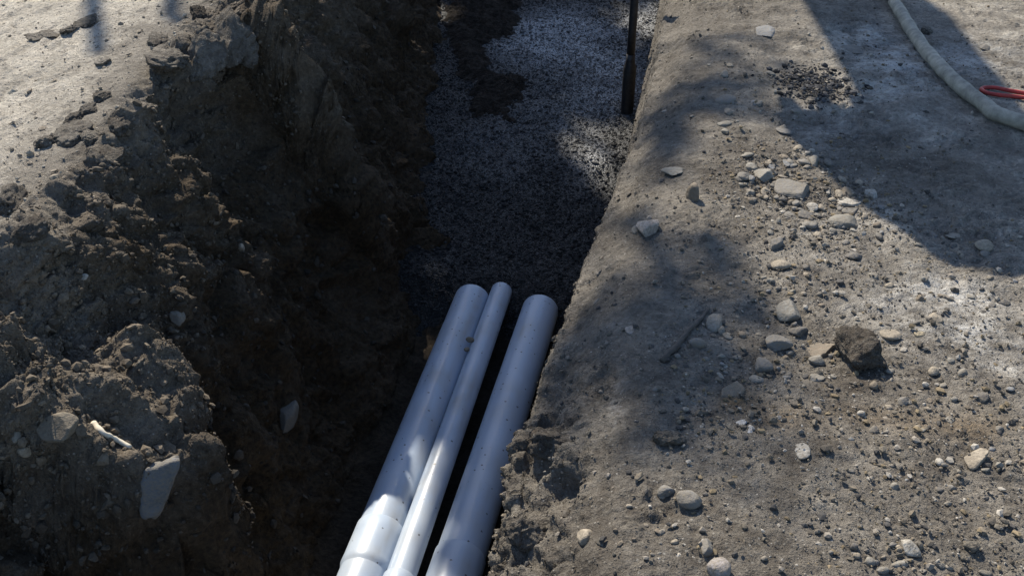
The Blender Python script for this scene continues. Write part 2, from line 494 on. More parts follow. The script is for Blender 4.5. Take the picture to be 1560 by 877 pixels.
# surface attributes
tone = np.full(len(V), 0.55); lime = np.zeros(len(V)); rust = np.zeros(len(V)); tar = np.zeros(len(V))
big = fbm(P, 0.8, 3, seed=11); med = fbm(P, 0.25, 3, seed=12)
t = 0.60*np.ones(len(P))
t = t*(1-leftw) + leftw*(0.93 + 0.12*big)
shadew = smooth(0.0, 0.24, P[:, 0]-xc_)
wt = (0.47*(1-shadew)+0.31*shadew) + 0.10*big + 0.10*med  # crest painted paler as if sunlit, the face below darker
wt += 0.20*np.exp(-(((P[:, 1]-1.85)/0.30)**4+((P[:, 2]-0.05)/0.28)**4))  # sunlit brightness of the shelf added to its tone
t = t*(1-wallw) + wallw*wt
depth = smooth(-0.08, -0.55, P[:, 2])  # low bank darkened for shade, on top of its moist tone
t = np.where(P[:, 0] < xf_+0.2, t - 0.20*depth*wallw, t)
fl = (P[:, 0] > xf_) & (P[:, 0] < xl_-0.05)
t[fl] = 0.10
t = t*(1-rightw) + rightw*(0.57 + 0.20*big + 0.20*med + 0.14*fbm(P, 0.07, 3, seed=13) + 0.12*smooth(0.3, 1.0, P[:, 0]))
t = t*(1-lipw*0.6) + lipw*0.6*(0.48 + 0.1*med)
t = t*(1-facew) + facew*(0.55+0.15*med)
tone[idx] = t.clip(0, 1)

def spot(px, py, rx, ry, rot=0.0):
    c = at_z(px, py, 0.0); dx = P[:, 0]-c[0]; dy = P[:, 1]-c[1]
    u = dx*math.cos(rot)+dy*math.sin(rot); v = -dx*math.sin(rot)+dy*math.cos(rot)
    return np.exp(-((u/rx)**2+(v/ry)**2))*(0.75+0.6*med).clip(0, 1.5)*(rightw > 0.05)
lime[idx] = (0.95*spot(1500, 520, 0.17, 0.16) + 0.95*spot(1370, 110, 0.17, 0.5) + 0.7*spot(1330, 70, 0.2, 0.35) + 0.75*spot(943, 590, 0.02, 0.09)
             + 0.5*spot(1300, 340, 0.15, 0.12) + 0.6*spot(1420, 450, 0.28, 0.18) + 0.9*spot(1480, 90, 0.3, 0.3) + 0.6*spot(1260, 200, 0.12, 0.2)).clip(0, 1)
rust[idx] = (0.20*wallw + 0.9*spot(1120, 605, 0.05, 0.04) + 0.5*spot(1190, 640, 0.06, 0.06) + 0.5*spot(1490, 655, 0.06, 0.06) + 0.35*spot(1380, 640, 0.2, 0.05)).clip(0, 1)
tar[idx] = (0.95*spot(1240, 130, 0.11, 0.13) + 0.5*spot(1090, 630, 0.06, 0.05) + 0.35*spot(1050, 420, 0.10, 0.10) + 0.4*spot(1260, 440, 0.05, 0.10)).clip(0, 1)

def grid_faces(c0, c1):
    a = (np.arange(NY-1)[:, None]*NX + np.arange(c0, c1)[None, :]).ravel()
    return np.stack([a, a+1, a+1+NX, a+NX], 1)

ALL_FACES = grid_faces(0, NX-1)
def sub_terrain(name, ranges):
    F = np.concatenate([grid_faces(a, b) for a, b in ranges])
    used, inv = np.unique(F, return_inverse=True)
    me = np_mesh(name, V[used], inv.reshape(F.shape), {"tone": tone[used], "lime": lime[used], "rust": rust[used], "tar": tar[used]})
    return link(name, me, SOIL)
def first(code): return int(np.argmax(reg == code))
c1, c2, c3, c4 = first(1), first(2), first(3), first(4)
tag(sub_terrain("ground", [(0, c1), (c4, NX-1)]), "dry trampled earth on both sides of the trench", kind="structure")
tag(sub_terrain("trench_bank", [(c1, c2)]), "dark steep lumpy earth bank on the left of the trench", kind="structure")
tag(sub_terrain("trench_floor", [(c2, c3)]), "dark soil floor under the pipes", kind="structure")
tag(sub_terrain("trench_edge", [(c3, c4)]), "rounded earth edge and face on the right of the trench", kind="structure")

# ray caster over the near terrain
nearv = (V[:, 1] > 0.7) & (V[:, 1] < 9.6) & (V[:, 0] > -6) & (V[:, 0] < 3.2)
fm = nearv[ALL_FACES].all(1)
NF = ALL_FACES[fm]; used, inv = np.unique(NF, return_inverse=True)
BVH = BVHTree.FromPolygons([Vector(v) for v in V[used].tolist()], inv.reshape(NF.shape).tolist())
def at(px, py):
    hit = BVH.ray_cast(CAM, Vector(pix_dir(px, py)))
    return hit[0], hit[1]

# ------------------------------------------------------------------ gravel fill in the far half of the trench
fy = np.concatenate([np.arange(3.35, 9.0, 0.0115), grow(9.0, 3.0, 0.02, 1.2)[:0], np.linspace(9.0, 12.6, 60)])
fu = np.linspace(0, 1, 170)
FX = np.interp(fy, ys, Xf)[:, None]-0.30 + fu[None, :]*(np.interp(fy, ys, Xl)+0.08-np.interp(fy, ys, Xf)+0.30)[:, None]
FY = np.repeat(fy[:, None], len(fu), 1)
def fill_z(x, y):
    front = smooth(3.60, 4.00, y + 0.03*np.sin(x*9.0))
    return -1.16 + 0.205*front + 0.12*smooth(3.95, 5.6, y) + 0.01*smooth(6, 9, y)
FP = np.stack([FX, FY, fill_z(FX, FY)], -1).reshape(-1, 3)
FP[:, 2] += 0.050*fbm(FP, 0.34, 5, 0.55, seed=21) + 0.005*fbm(FP*np.array([1, 1.6, 1]), 0.05, 3, 0.6, seed=22)
w1, w2, wr = worley(FP, 0.026, 23)
FP[:, 2] += 0.012*(0.5-w1)*(wr > 0.3)
def fspot(px, py, rx, ry):
    c = at_z(px, py, -0.9)
    return np.exp(-(((FP[:, 0]-c[0])/rx)**2+((FP[:, 1]-c[1])/ry)**2))
painted_shine = (2.2*fspot(850, 70, 0.34, 0.5) + 1.2*fspot(930, 130, 0.24, 0.5) + 0.7*fspot(985, 40, 0.2, 0.6) + 0.4*fspot(860, 190, 0.35, 0.35)
         + 0.5*fspot(905, 255, 0.12, 0.25) + 0.25*fspot(760, 240, 0.3, 0.3))*(0.8+0.8*fbm(FP, 0.22, 3, seed=24))  # bright sky reflection and sunlit spots, painted as pale colour
nfx = len(fu); nfy = len(fy)
a = (np.arange(nfy-1)[:, None]*nfx + np.arange(nfx-1)[None, :]).ravel()
FF = np.stack([a, a+1, a+1+nfx, a+nfx], 1)
tag(link("gravel_bed", np_mesh("gravel_bed", FP, FF, {"painted_shine": painted_shine.clip(0, 1)}), WET), "wet grey gravel filling the far half of the trench", kind="structure")
FBVH = BVHTree.FromPolygons([Vector(v) for v in FP.tolist()], FF.tolist())
def at_fill(px, py):
    h = FBVH.ray_cast(CAM, Vector(pix_dir(px, py))); return h[0], h[1]

# ------------------------------------------------------------------ loose grains (one object each, nobody could count them)
ico_v = None
def icosphere(sub):
    bm = bmesh.new(); bmesh.ops.create_icosphere(bm, subdivisions=sub, radius=1.0)
    v = np.array([q.co[:] for q in bm.verts]); f = np.array([[q.index for q in p.verts] for p in bm.faces]); bm.free()
    return v, f
I1 = icosphere(1); I2 = icosphere(2); I3 = icosphere(3); I4 = icosphere(4); I5 = icosphere(5)

def scatter(name, pts, nrm, size, cols, label, flat=0.65, mat=CRUMB):
    n = len(pts); v0, f0 = I1
    vs = np.repeat(v0[None], n, 0)*(1+0.35*rng.normal(size=(n, len(v0), 1)).clip(-1.2, 1.2)*0.7)
    sc = size[:, None]*np.stack([rng.uniform(0.8, 1.5, n), rng.uniform(0.7, 1.1, n), rng.uniform(0.5, 1.0, n)*flat/0.65], 1)
    vs = vs*sc[:, None, :]
    ang = rng.uniform(0, 2*np.pi, n); c, s_ = np.cos(ang), np.sin(ang)
    x = vs[:, :, 0]*c[:, None]-vs[:, :, 1]*s_[:, None]; yv = vs[:, :, 0]*s_[:, None]+vs[:, :, 1]*c[:, None]; z = vs[:, :, 2]
    t1 = np.cross(nrm, [0, 1, 0.01]); t1 /= np.linalg.norm(t1, axis=1)[:, None]; t2 = np.cross(nrm, t1)
    w = pts[:, None]+x[..., None]*t1[:, None]+yv[..., None]*t2[:, None]+(z[..., None]+0.25*size[:, None, None])*nrm[:, None]
    F = (f0[None]+np.arange(n)[:, None, None]*len(v0)).reshape(-1, 3)
    col = np.repeat(cols, len(v0), 0)
    o = link(name, np_mesh(name, w.reshape(-1, 3), F, {"col": col}, smooth_shade=False), mat)
    return tag(o, label, kind="stuff")

G = V.reshape(NY, NX, 3)
area = (np.linalg.norm(np.gradient(G, axis=1), axis=2)*np.linalg.norm(np.gradient(G, axis=0), axis=2)).reshape(-1)
inview = (V[:, 1] > 1.0) & (V[:, 1] < 8.0) & (V[:, 0] > -4.6) & (V[:, 0] < 2.3)
dist = np.linalg.norm(V-np.array(CAM), axis=1)

def pick(mask, n, weight=None):
    w = np.where(mask & inview, area, 0)/np.maximum(dist, 1.2)**1.2
    if weight is not None: w = w*weight
    k = rng.choice(len(V), n, p=w/w.sum())
    j = rng.normal(size=(n, 3))*0.004
    return k, V[k]+j, N[k]

def sizes(n, lo, hi, a=2.2):
    u = rng.random(n)
    return (lo**-a + u*(hi**-a-lo**-a))**(-1/a)

def palette(n, cols, jit=0.25):
    c = np.array(cols)[rng.integers(0, len(cols), n)]
    return (c*rng.uniform(1-jit, 1+jit, (n, 1))).clip(0.004, 0.8)

wfull = np.zeros(len(V))
m1 = fbm(P, 0.35, 3, seed=31)
rub = np.zeros(len(P))
for px, py, r_, a_ in [(1180, 270, .22, 5), (1250, 330, .25, 5), (1300, 300, .2, 4), (1120, 240, .2, 3), (1240, 420, .2, 3), (1210, 560, .25, 2), (1100, 640, .15, 3), (1400, 840, .25, 3), (1250, 130, .18, 5), (1450, 640, .3, 1.5), (1420, 480, .35, 1.0)]:
    c = at_z(px, py, 0); rub += a_*np.exp(-((P[:, 0]-c[0])**2+(P[:, 1]-c[1])**2)/r_**2)
wfull[idx] = (0.6+1.6*m1).clip(0.08, 3)+rub
k, p_, n_ = pick(REG == 4, 24000, wfull)
pal_r = [(0.20, 0.17, 0.13), (0.13, 0.115, 0.095), (0.28, 0.25, 0.21), (0.09, 0.085, 0.08), (0.17, 0.15, 0.12), (0.40, 0.37, 0.32), (0.24, 0.19, 0.12)]
scatter("gravel", p_, n_, sizes(24000, 0.0016, 0.011, 1.9), palette(24000, pal_r), "loose gravel and grit strewn over the right ground")
kt = at_z(1240, 130, 0)
kk = rng.normal(size=(900, 2))*np.array([0.075, 0.10])+kt[:2]
# dark crushed asphalt heap, dropped onto the ground
pts = []; nn = []
for q in kk:
    h = BVH.ray_cast(Vector((q[0], q[1], 1.0)), Vector((0, 0, -1)))
    if h[0]: pts.append(h[0][:]); nn.append(h[1][:])
scatter("asphalt_crumbs", np.array(pts), np.array(nn), sizes(len(pts), 0.003, 0.016, 1.6), palette(len(pts), [(0.02, 0.021, 0.024), (0.032, 0.033, 0.037), (0.05, 0.051, 0.056), (0.10, 0.10, 0.105)]), "black crushed asphalt crumbs in a patch on the ground")
wb = np.ones(len(V)); wb[idx] = 1+4*np.exp(-(((P[:, 1]-1.85)/0.35)**2+((P[:, 2]-0.05)/0.25)**2))+2.5*np.exp(-((P[:, 0]-xc_-0.15)/0.2)**2)
k, p_, n_ = pick(REG == 1, 22000, wb)
t_ = tone[k][:, None]
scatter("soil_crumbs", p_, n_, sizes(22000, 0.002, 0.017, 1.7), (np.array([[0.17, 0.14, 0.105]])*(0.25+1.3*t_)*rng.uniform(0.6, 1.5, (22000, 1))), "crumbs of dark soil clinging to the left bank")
wl = np.zeros(len(V)); wl[idx] = np.exp(-((P[:, 0]-xc_+0.1)/0.35)**2)*3+0.35
k, p_, n_ = pick(REG == 0, 3500, wl)
scatter("soil_crumbs", p_, n_, sizes(3500, 0.002, 0.014, 2.0), palette(3500, [(0.36, 0.31, 0.24), (0.28, 0.24, 0.19), (0.44, 0.40, 0.33)]), "dry crumbs along the outer side of the left bank")
wl = np.zeros(len(V)); wl[idx] = 1
k, p_, n_ = pick(REG == 3, 8000, wl)
scatter("soil_crumbs", p_, n_, sizes(8000, 0.0016, 0.011, 1.8), palette(8000, pal_r[:5]), "grit along the right edge of the trench")
ff = rng.integers(0, len(FP), 140000); ff = ff[(FP[ff, 1] > 3.7) & (FP[ff, 1] < 8.9)][:40000]
scatter("pebbles", FP[ff]+rng.normal(size=(len(ff), 3))*np.array([.006, .006, .001]), np.tile([0, 0, 1.0], (len(ff), 1)), sizes(len(ff), 0.0028, 0.012, 1.9), palette(len(ff), [(0.022, 0.022, 0.022), (0.035, 0.035, 0.034), (0.05, 0.049, 0.047), (0.075, 0.073, 0.07)])*(1+4.5*painted_shine[ff].clip(0, 1))[:, None], "wet pea gravel on top of the fill")

# ------------------------------------------------------------------ single stones and clods
def rock_mesh(name, a, b, c, kind, seed):
    r = np.random.default_rng(seed)
    v, f = (I5 if kind == 'clod' and max(a, b) > 0.06 else I4 if max(a, b) > 0.07 or kind == 'clod' else I3 if max(a, b) > 0.035 else I2); v = v.copy()
    q = v + r.uniform(-50, 50, 3)
    if kind == 'round':
        for _ in range(6):
            n = r.normal(size=3); n /= np.linalg.norm(n); ex = np.maximum(v@n-r.uniform(0.58, 0.88), 0); v -= 0.9*ex[:, None]*n
        v *= (1+0.20*fbm(q, 1.3, 2, seed=0)+0.03*fbm(q, 0.4, 2))[:, None]
        v[:, 2] = np.where(v[:, 2] < -0.2, v[:, 2]*0.8, v[:, 2])
    elif kind in ('angular', 'flat', 'chip'):
        for _ in range(13 if kind == 'angular' else 9):
            n = r.normal(size=3); n[2] *= 0.7; n /= np.linalg.norm(n); d = r.uniform(0.52, 0.86)
            ex = np.maximum(v@n-d, 0); v -= 0.96*ex[:, None]*n
        if kind != 'angular':
            n = np.array([r.normal()*.12, r.normal()*.12, 1.0]); n /= np.linalg.norm(n)
            ex = np.maximum(v@n-0.45, 0); v -= 0.97*ex[:, None]*n
        v *= (1+0.05*fbm(q, 0.5, 3))[:, None]
        v /= np.abs(v).max(0)
    else:                               # clod of earth
        for _ in range(7):
            n = r.normal(size=3); n /= np.linalg.norm(n); ex = np.maximum(v@n-r.uniform(0.5, 0.8), 0); v -= 0.85*ex[:, None]*n
        q = v + r.uniform(-50, 50, 3)
        w, w2, wv = worley(q, 0.60, 3); x1, x2, xv = worley(q, 0.25, 4)
        v *= (1+0.24*fbm(q, 0.9, 4, 0.6)+0.40*(wv-0.5)*smooth(0, 0.25, w2-w)+0.14*(xv-0.5)*smooth(0, 0.3, x2-x1)+0.10*fbm(q, 0.16, 4, 0.65))[:, None]
    v = v*np.array([a, b, c])*0.5
    at_ = {}
    if kind == 'clod':
        at_ = {"tone": np.full(len(v), 0.0)}
    return np_mesh(name, v, f, at_ or None)

GREY = (0.20, 0.195, 0.19); DK = (0.10, 0.10, 0.105); LT = (0.27, 0.26, 0.235); WH = (0.50, 0.475, 0.43); BR = (0.22, 0.175, 0.13); BG = (0.40, 0.345, 0.27); BLU = (0.22, 0.24, 0.27); BLK = (0.03, 0.03, 0.032)
def stone(px, py, w, h, kind, col, label, name="stone", cat="stone", group=None, tone_=None, rz=None, sink=0.40, tilt=0.22):
    p, n = at(px, py+0.25*h)
    if p is None: return
    dep = (np.array(p)-np.array(CAM))@FW
    el = math.asin(-(np.array(p)-np.array(CAM))[2]/np.linalg.norm(np.array(p)-np.array(CAM)))
    a = w*dep/FOC; hm = h*dep/FOC
    if kind in ('flat', 'chip'): c = min(0.34*a, 0.5*hm/math.cos(el))
    elif kind == 'tall': c = 0.92*hm/math.cos(el)
    else: c = 0.66*min(a, hm/math.cos(el)*0.95)
    if kind == 'chip': c = min(0.2*a, 0.01)
    b = math.sqrt(max(hm**2-(c*math.cos(el))**2, (0.35*a)**2 if kind != 'tall' else (0.5*a)**2))/math.sin(el)
    b = min(b, 1.5*a) if kind != 'chip' else b
    seed = int(px*1000+py)
    me = rock_mesh(name, a*1.06, b*1.06, c*1.25, 'angular' if kind == 'tall' else kind, seed)
    if tone_ is not None:
        me.attributes["tone"].data.foreach_set("value", np.full(len(me.vertices), tone_, dtype=np.float32))
    o = link(name, me, SOIL if kind == 'clod' else STONE)
    nn_ = (Vector(n)*0.6+Vector((0, 0, 0.4))).normalized()
    q = Vector((0, 0, 1)).rotation_difference(nn_)
    r = random.Random(seed)
    z = YAW + (r.uniform(-0.35, 0.35) if rz is None else rz)
    o.rotation_mode = 'QUATERNION'
    o.rotation_quaternion = q @ Euler((r.uniform(-tilt, tilt), r.uniform(-tilt, tilt), z)).to_quaternion()
    o.location = p + Vector((0, 0, 1))*(c*1.25*(0.5-sink))
    o.color = (*col, 1)
    return tag(o, label, cat, group)

STONES = [
 (988, 342, 38, 36, 'angular', (0.58, 0.49, 0.42), "largest white angular rock, near the rounded trench edge"),
 (968, 349, 13, 12, 'round', LT, "small grey pebble touching the large white rock"),
 (1056, 294, 18, 32, 'tall', BR, "dark stone standing upright and casting a shadow, above the white rock"),
 (1025, 257, 34, 18, 'flat', LT, "grey wedge-shaped stone lying alone left of the rubble"),
 (1137, 235, 18, 11, 'round', LT, "pale oval pebble at the top of the rubble patch"),
 (1144, 254, 17, 13, 'round', LT, "pale rounded pebble between oval pebble and grey slab"),
 (1134, 267, 24, 14, 'round', GREY, "smooth blue grey stone on left side of rubble patch"),
 (1162, 262, 32, 26, 'angular', LT, "pale grey angular stone left of the big flat slab"),
 (1208, 282, 54, 34, 'flat', GREY, "large flat grey slab tilted in the rubble patch"),
 (1224, 246, 18, 13, 'angular', GREY, "grey stone, left one of a touching pair above the slab"),
 (1240, 245, 15, 13, 'angular', LT, "pale stone, right one of a touching pair above the slab"),
 (1198, 241, 14, 15, 'chip', BLU, "blue grey chip standing above the flat slab"),
 (1261, 245, 16, 10, 'flat', DK, "dark flat stone right of the touching pair"),
 (1328, 294, 19, 17, 'angular', WH, "small white cube-shaped stone at the edge of the dark shadow"),
 (1293, 305, 36, 16, 'flat', WH, "long pale stone below the brown block in the rubble"),
 (1291, 291, 25, 15, 'angular', BR, "brown blocky stone above the long pale stone"),
 (1308, 277, 13, 12, 'round', BG, "tan pebble at the rounded corner of the shadow"),
 (1283, 272, 13, 10, 'round', BG, "sunlit tan pebble above the brown blocky stone"),
 (1288, 336, 48, 25, 'round', LT, "big rounded grey stone with shadow under it in the rubble"),
 (1297, 319, 28, 11, 'flat', GREY, "thin flat stone just above the big rounded stone"),
 (1238, 315, 17, 13, 'angular', WH, "white stone resting against a dark grey stone"),
 (1229, 326, 29, 16, 'flat', DK, "dark grey stone under the small white stone"),
 (1234, 341, 24, 13, 'round', GREY, "grey stone below the dark one in the rubble"),
 (1203, 326, 18, 12, 'angular', GREY, "small angular stone left of the dark grey stone"),
 (1186, 337, 7, 13, 'tall', LT, "narrow pale splinter standing in the rubble"),
 (1181, 368, 23, 19, 'angular', GREY, "grey stone at the lower left end of the rubble"),
 (1190, 402, 30, 18, 'round', BG, "beige rounded stone with a pointed right end"),
 (1300, 389, 26, 16, 'angular', DK, "dark stone with shadow below the rubble patch"),
 (1330, 419, 15, 9, 'flat', LT, "thin pale stone on bare sunlit ground below the rubble"),
 (1204, 472, 42, 34, 'angular', LT, "pale angular stone at the border of sun and shade"),
 (1216, 502, 32, 18, 'angular', DK, "dark speckled stone under the pale angular stone"),
 (1088, 487, 24, 28, 'round', LT, "pale egg-shaped stone beside the twig"),
 (1098, 501, 12, 15, 'round', LT, "small pale pebble touching the egg-shaped stone"),
 (1063, 519, 30, 21, 'round', GREY, "dark grey oval stone right of the twig"),
 (1184, 520, 43, 25, 'round', GREY, "largest smooth grey egg stone in the shade"),
 (958, 500, 19, 14, 'flat', (0.42, 0.37, 0.34), "pinkish flat pebble near the trench edge in the shade"),
 (1160, 555, 32, 26, 'angular', GREY, "grey angular stone below the large egg stone"),
 (1243, 546, 24, 17, 'angular', LT, "grey stone left of the brown clod under its thin tail"),
 (1150, 574, 27, 13, 'flat', LT, "pale flat stone under the grey angular stone"),
 (1243, 573, 27, 13, 'flat', LT, "pale flat chip in the shade below the brown clod"),
 (1247, 530, 58, 17, 'flat', BR, "thin brown slab jutting left from the big clod"),
 (1358, 505, 34, 20, 'flat', BG, "tan flat stone just right of the big brown clod"),
 (1402, 507, 18, 8, 'flat', (0.5, 0.42, 0.28), "yellowish chip right of the tan flat stone"),
 (1425, 482, 20, 20, 'angular', BG, "beige stone with dark side on bare ground left of the lime stain"),
 (1402, 452, 13, 13, 'angular', BR, "brown lump above the beige stone on bare ground"),
 (1499, 371, 27, 14, 'round', BG, "tan oval stone beside the thin strip of shadow"),
 (1456, 376, 25, 12, 'flat', BG, "tan flat stone left of the tan oval stone"),
 (1453, 358, 23, 10, 'flat', LT, "pale stone on the lower border of the big shadow"),
 (1502, 385, 18, 8, 'angular', GREY, "little grey stone just under the tan oval stone"),
 (1529, 459, 20, 10, 'angular', DK, "dark stone above the lime stain near the right border"),
 (1484, 695, 48, 24, 'flat', BG, "beige wedge stone with a dark overhanging face"),
 (1431, 700, 13, 17, 'round', WH, "white pebble left of the beige wedge stone"),
 (1386, 829, 22, 28, 'angular', WH, "white angular stone near the bottom of the ground"),
 (1324, 853, 21, 15, 'round', LT, "grey oval pebble at left of the bottom pebble row"),
 (1370, 858, 25, 12, 'round', LT, "pale long pebble below the white angular stone"),
 (1346, 867, 22, 11, 'round', LT, "pale pebble between two others in the bottom row"),
 (1480, 828, 24, 20, 'angular', BLK, "black stone near the bottom right corner"),
 (1502, 870, 22, 10, 'flat', LT, "pale flat stone at the very bottom right"),
 (1015, 745, 28, 20, 'round', GREY, "smaller of two round grey stones side by side near the trench"),
 (1048, 756, 40, 27, 'round', GREY, "larger of two round grey stones side by side near the trench"),
 (1094, 861, 36, 36, 'round', (0.34, 0.31, 0.30), "pinkish grey round stone at the bottom edge"),
 (892, 812, 25, 30, 'angular', BG, "beige angular stone on the trench edge above the pipes"),
 (1220, 680, 27, 26, 'chip', WH, "white heart-shaped chip lying flat on the ground"),
 (1129, 640, 17, 13, 'chip', (0.5, 0.52, 0.55), "pale blue chip beside the rusty patch"),
 (1142, 653, 8, 17, 'chip', (0.55, 0.57, 0.6), "narrow pale chip below the pale blue chip"),
 (1311, 628, 13, 10, 'round', WH, "small white pebble alone below the brown clod"),
 (1377, 610, 22, 14, 'round', GREY, "dark rounded stone below the lime stained ground"),
 (1331, 653, 17, 13, 'angular', DK, "dark little stone under the small white pebble"),
 (1113, 592, 42, 20, 'flat', BR, "brown flat stone above the rusty patch"),
 (1015, 665, 46, 32, 'clod', BR, "smooth half buried lump near the trench edge"),
 (1105, 150, 28, 14, 'round', GREY, "grey oval stone in the upper shade by the trench"),
 (1103, 187, 21, 11, 'round', LT, "pale pebble under the upper grey oval stone"),
 (1195, 198, 24, 14, 'round', GREY, "half buried grey stone below the black asphalt patch"),
 (1214, 168, 17, 9, 'round', LT, "pale pebble just below the black asphalt patch"),
 (1166, 47, 34, 16, 'flat', BLU, "blue grey flat block at the top of the ground"),
 (1300, 75, 30, 8, 'flat', GREY, "flat grey stone in the shadow near the hose"),
 (1412, 46, 18, 13, 'angular', BLK, "black stone lying right of the grey hose"),
 (1500, 72, 15, 8, 'angular', DK, "dark stone on sunlit ground between the hoses"),
 (1076, 828, 22, 26, 'angular', GREY, "grey green stone standing above the pinkish stone"),
 (1420, 563, 19, 14, 'angular', BG, "tan stone left of a smaller one under the lime stain"),
 (1467, 566, 15, 11, 'angular', LT, "small pale stone under the lime stain"),
 (1497, 603, 22, 16, 'angular', DK, "dark angular stone near the right border below the lime stain"),
 (1450, 742, 16, 12, 'angular', GREY, "grey stone below the beige wedge stone"),
 (270, 479, 24, 20, 'round', LT, "white pebble stuck in the dark left bank"),
 (128, 420, 11, 10, 'round', WH, "tiny white pebble high on the dark left bank"),
 (438, 628, 36, 40, 'angular', (0.16, 0.155, 0.145), "pale grey stone low on the dark left bank"),
 (40, 682, 24, 17, 'angular', BG, "tan stone under the lit shelf of the left bank"),
 (24, 660, 16, 16, 'round', LT, "white pebble at the lower end of the lit shelf"),
 (88, 648, 62, 34, 'flat', (0.21, 0.175, 0.13), "tan flat slab on the lit shelf of the left bank"),
 (367, 375, 12, 20, 'tall', BG, "pale sliver of stone in the middle of the left bank"),
 (715, 519, 11, 12, 'round', BG, None),
]
for t in STONES[:-1]:
    st = stone(*t[:6], t[6], tone_=0.42 if t[4] == 'clod' else None)

# small stones that nothing tells apart
rs = random.Random(12)
ZONES = [(1190, 275, 75, 45, 44, "small stone lying in the rubble patch of the right ground"), (1270, 345, 70, 45, 40, None), (1230, 440, 60, 50, 18, None), (1160, 560, 110, 50, 26, "small stone half buried in shaded soil near the twig"),
         (1430, 660, 110, 110, 40, "small stone scattered over the sunlit ground at the right"), (1380, 845, 130, 28, 18, "small stone scattered over the sunlit ground at the right"),
         (1110, 150, 80, 60, 12, "small stone in the shaded ground beside the far trench edge"), (1470, 400, 70, 60, 16, "small stone scattered over the sunlit ground at the right"), (1030, 800, 110, 60, 16, "small stone in the rough soil beside the near trench edge")]
lab = None
for zx, zy, sx, sy, cnt, lb in ZONES:
    lab = lb or lab
    for _ in range(cnt):
        px = rs.gauss(zx, sx*0.55); py = rs.gauss(zy, sy*0.55)
        if px > 1552 or py > 868: continue
        w = rs.uniform(7, 15); 
        kind = rs.choice(['angular', 'angular', 'angular', 'flat', 'round'])
        cc = rs.choice([GREY, LT, BR, BG, DK, GREY, LT, BLU, (0.28, 0.25, 0.21)])
        stone(px, py, w, w*rs.uniform(0.5, 0.8), kind, cc, lab, group=lab.replace("small stone", "small stones"), sink=0.35)

CLODS = [
 (132, 30, 40, 18, 0.45, "dark flattened clod on the pale ground outside the bank"),
 (104, 44, 36, 14, 0.50, "small flat clod in front of the dark clod on pale ground"),
 (66, 52, 44, 12, 0.60, "pale crust of earth lying left of the dark clod"),
 (158, 92, 26, 14, 0.60, "lone pale lump on the outer slope of the bank"),
 (1311, 528, 74, 66, 0.40, "big brown clod with a dark overhanging side on sunlit ground"),
 (254, 88, 78, 46, 0.52, "large block of dried mud on the bank crest"),
 (243, 60, 36, 22, 0.45, "dark clod behind the large mud block on the crest"),
 (312, 84, 58, 38, 0.50, "rounded clod right of the large mud block"),
 (304, 18, 26, 22, 0.30, "dark angular clod at the top of the crest"),
 (118, 196, 66, 36, 0.50, "long clod slab lying along the crest"),
 (142, 202, 30, 44, 0.48, "upright clod leaning on the long clod slab"),
 (184, 183, 32, 32, 0.42, "knobby clod beside a dark hollow of the crest"),
 (72, 210, 28, 30, 0.48, "small clod left of the long clod slab"),
 (108, 178, 26, 20, 0.45, "lump of mud above the long clod slab"),
 (156, 143, 26, 20, 0.46, "lump of mud halfway between slab and mud block"),
 (135, 165, 24, 18, 0.46, "crumbly lump above the upright clod"),
 (350, 55, 84, 50, 0.50, "broad flat topped clod at the far end of the crest"),
 (20, 300, 50, 40, 0.40, "clod at the crest by the left picture border"),
 (165, 235, 40, 34, 0.42, "crumbly clod below the knobby one"),
 (50, 345, 44, 36, 0.36, "clod below the crest near the left border"),
 (840, 665, 70, 50, 0.40, "overhanging clod on the right trench edge above the pipe"),
 (800, 800, 60, 50, 0.44, "crumbling clod under the overhanging one at the trench edge"),
]
for px, py, w, h, tn, lb in CLODS:
    stone(px, py, w, h, 'clod', BR, lb, name="clod", cat="dirt clod", tone_=tn, sink=0.42)

# slab of stone sticking out of the left bank
def slab():
    p, n = at(238, 745)
    v, f = I4; v = v.copy(); pn = (np.abs(v)**7).sum(1)**(1/7); v = v/pn[:, None]
    v[:, 0] *= 1+0.30*v[:, 2]; v[:, 2] += 0.25*v[:, 0]
    v *= (1+0.26*fbm(v+3, 0.75, 5, 0.6))[:, None]
    me = np_mesh("stone_slab", v*np.array([0.034, 0.018, 0.072]), f)
    o = link("stone_slab", me, STONE); o.color = (0.15, 0.155, 0.165, 1)
    o.location = p + Vector((0.0, 0.0, 0.0)); o.rotation_euler = (R(-24), R(22), R(25))
    tag(o, "blue grey stone slab jutting out of the left bank below the lit shelf", "stone")
slab()

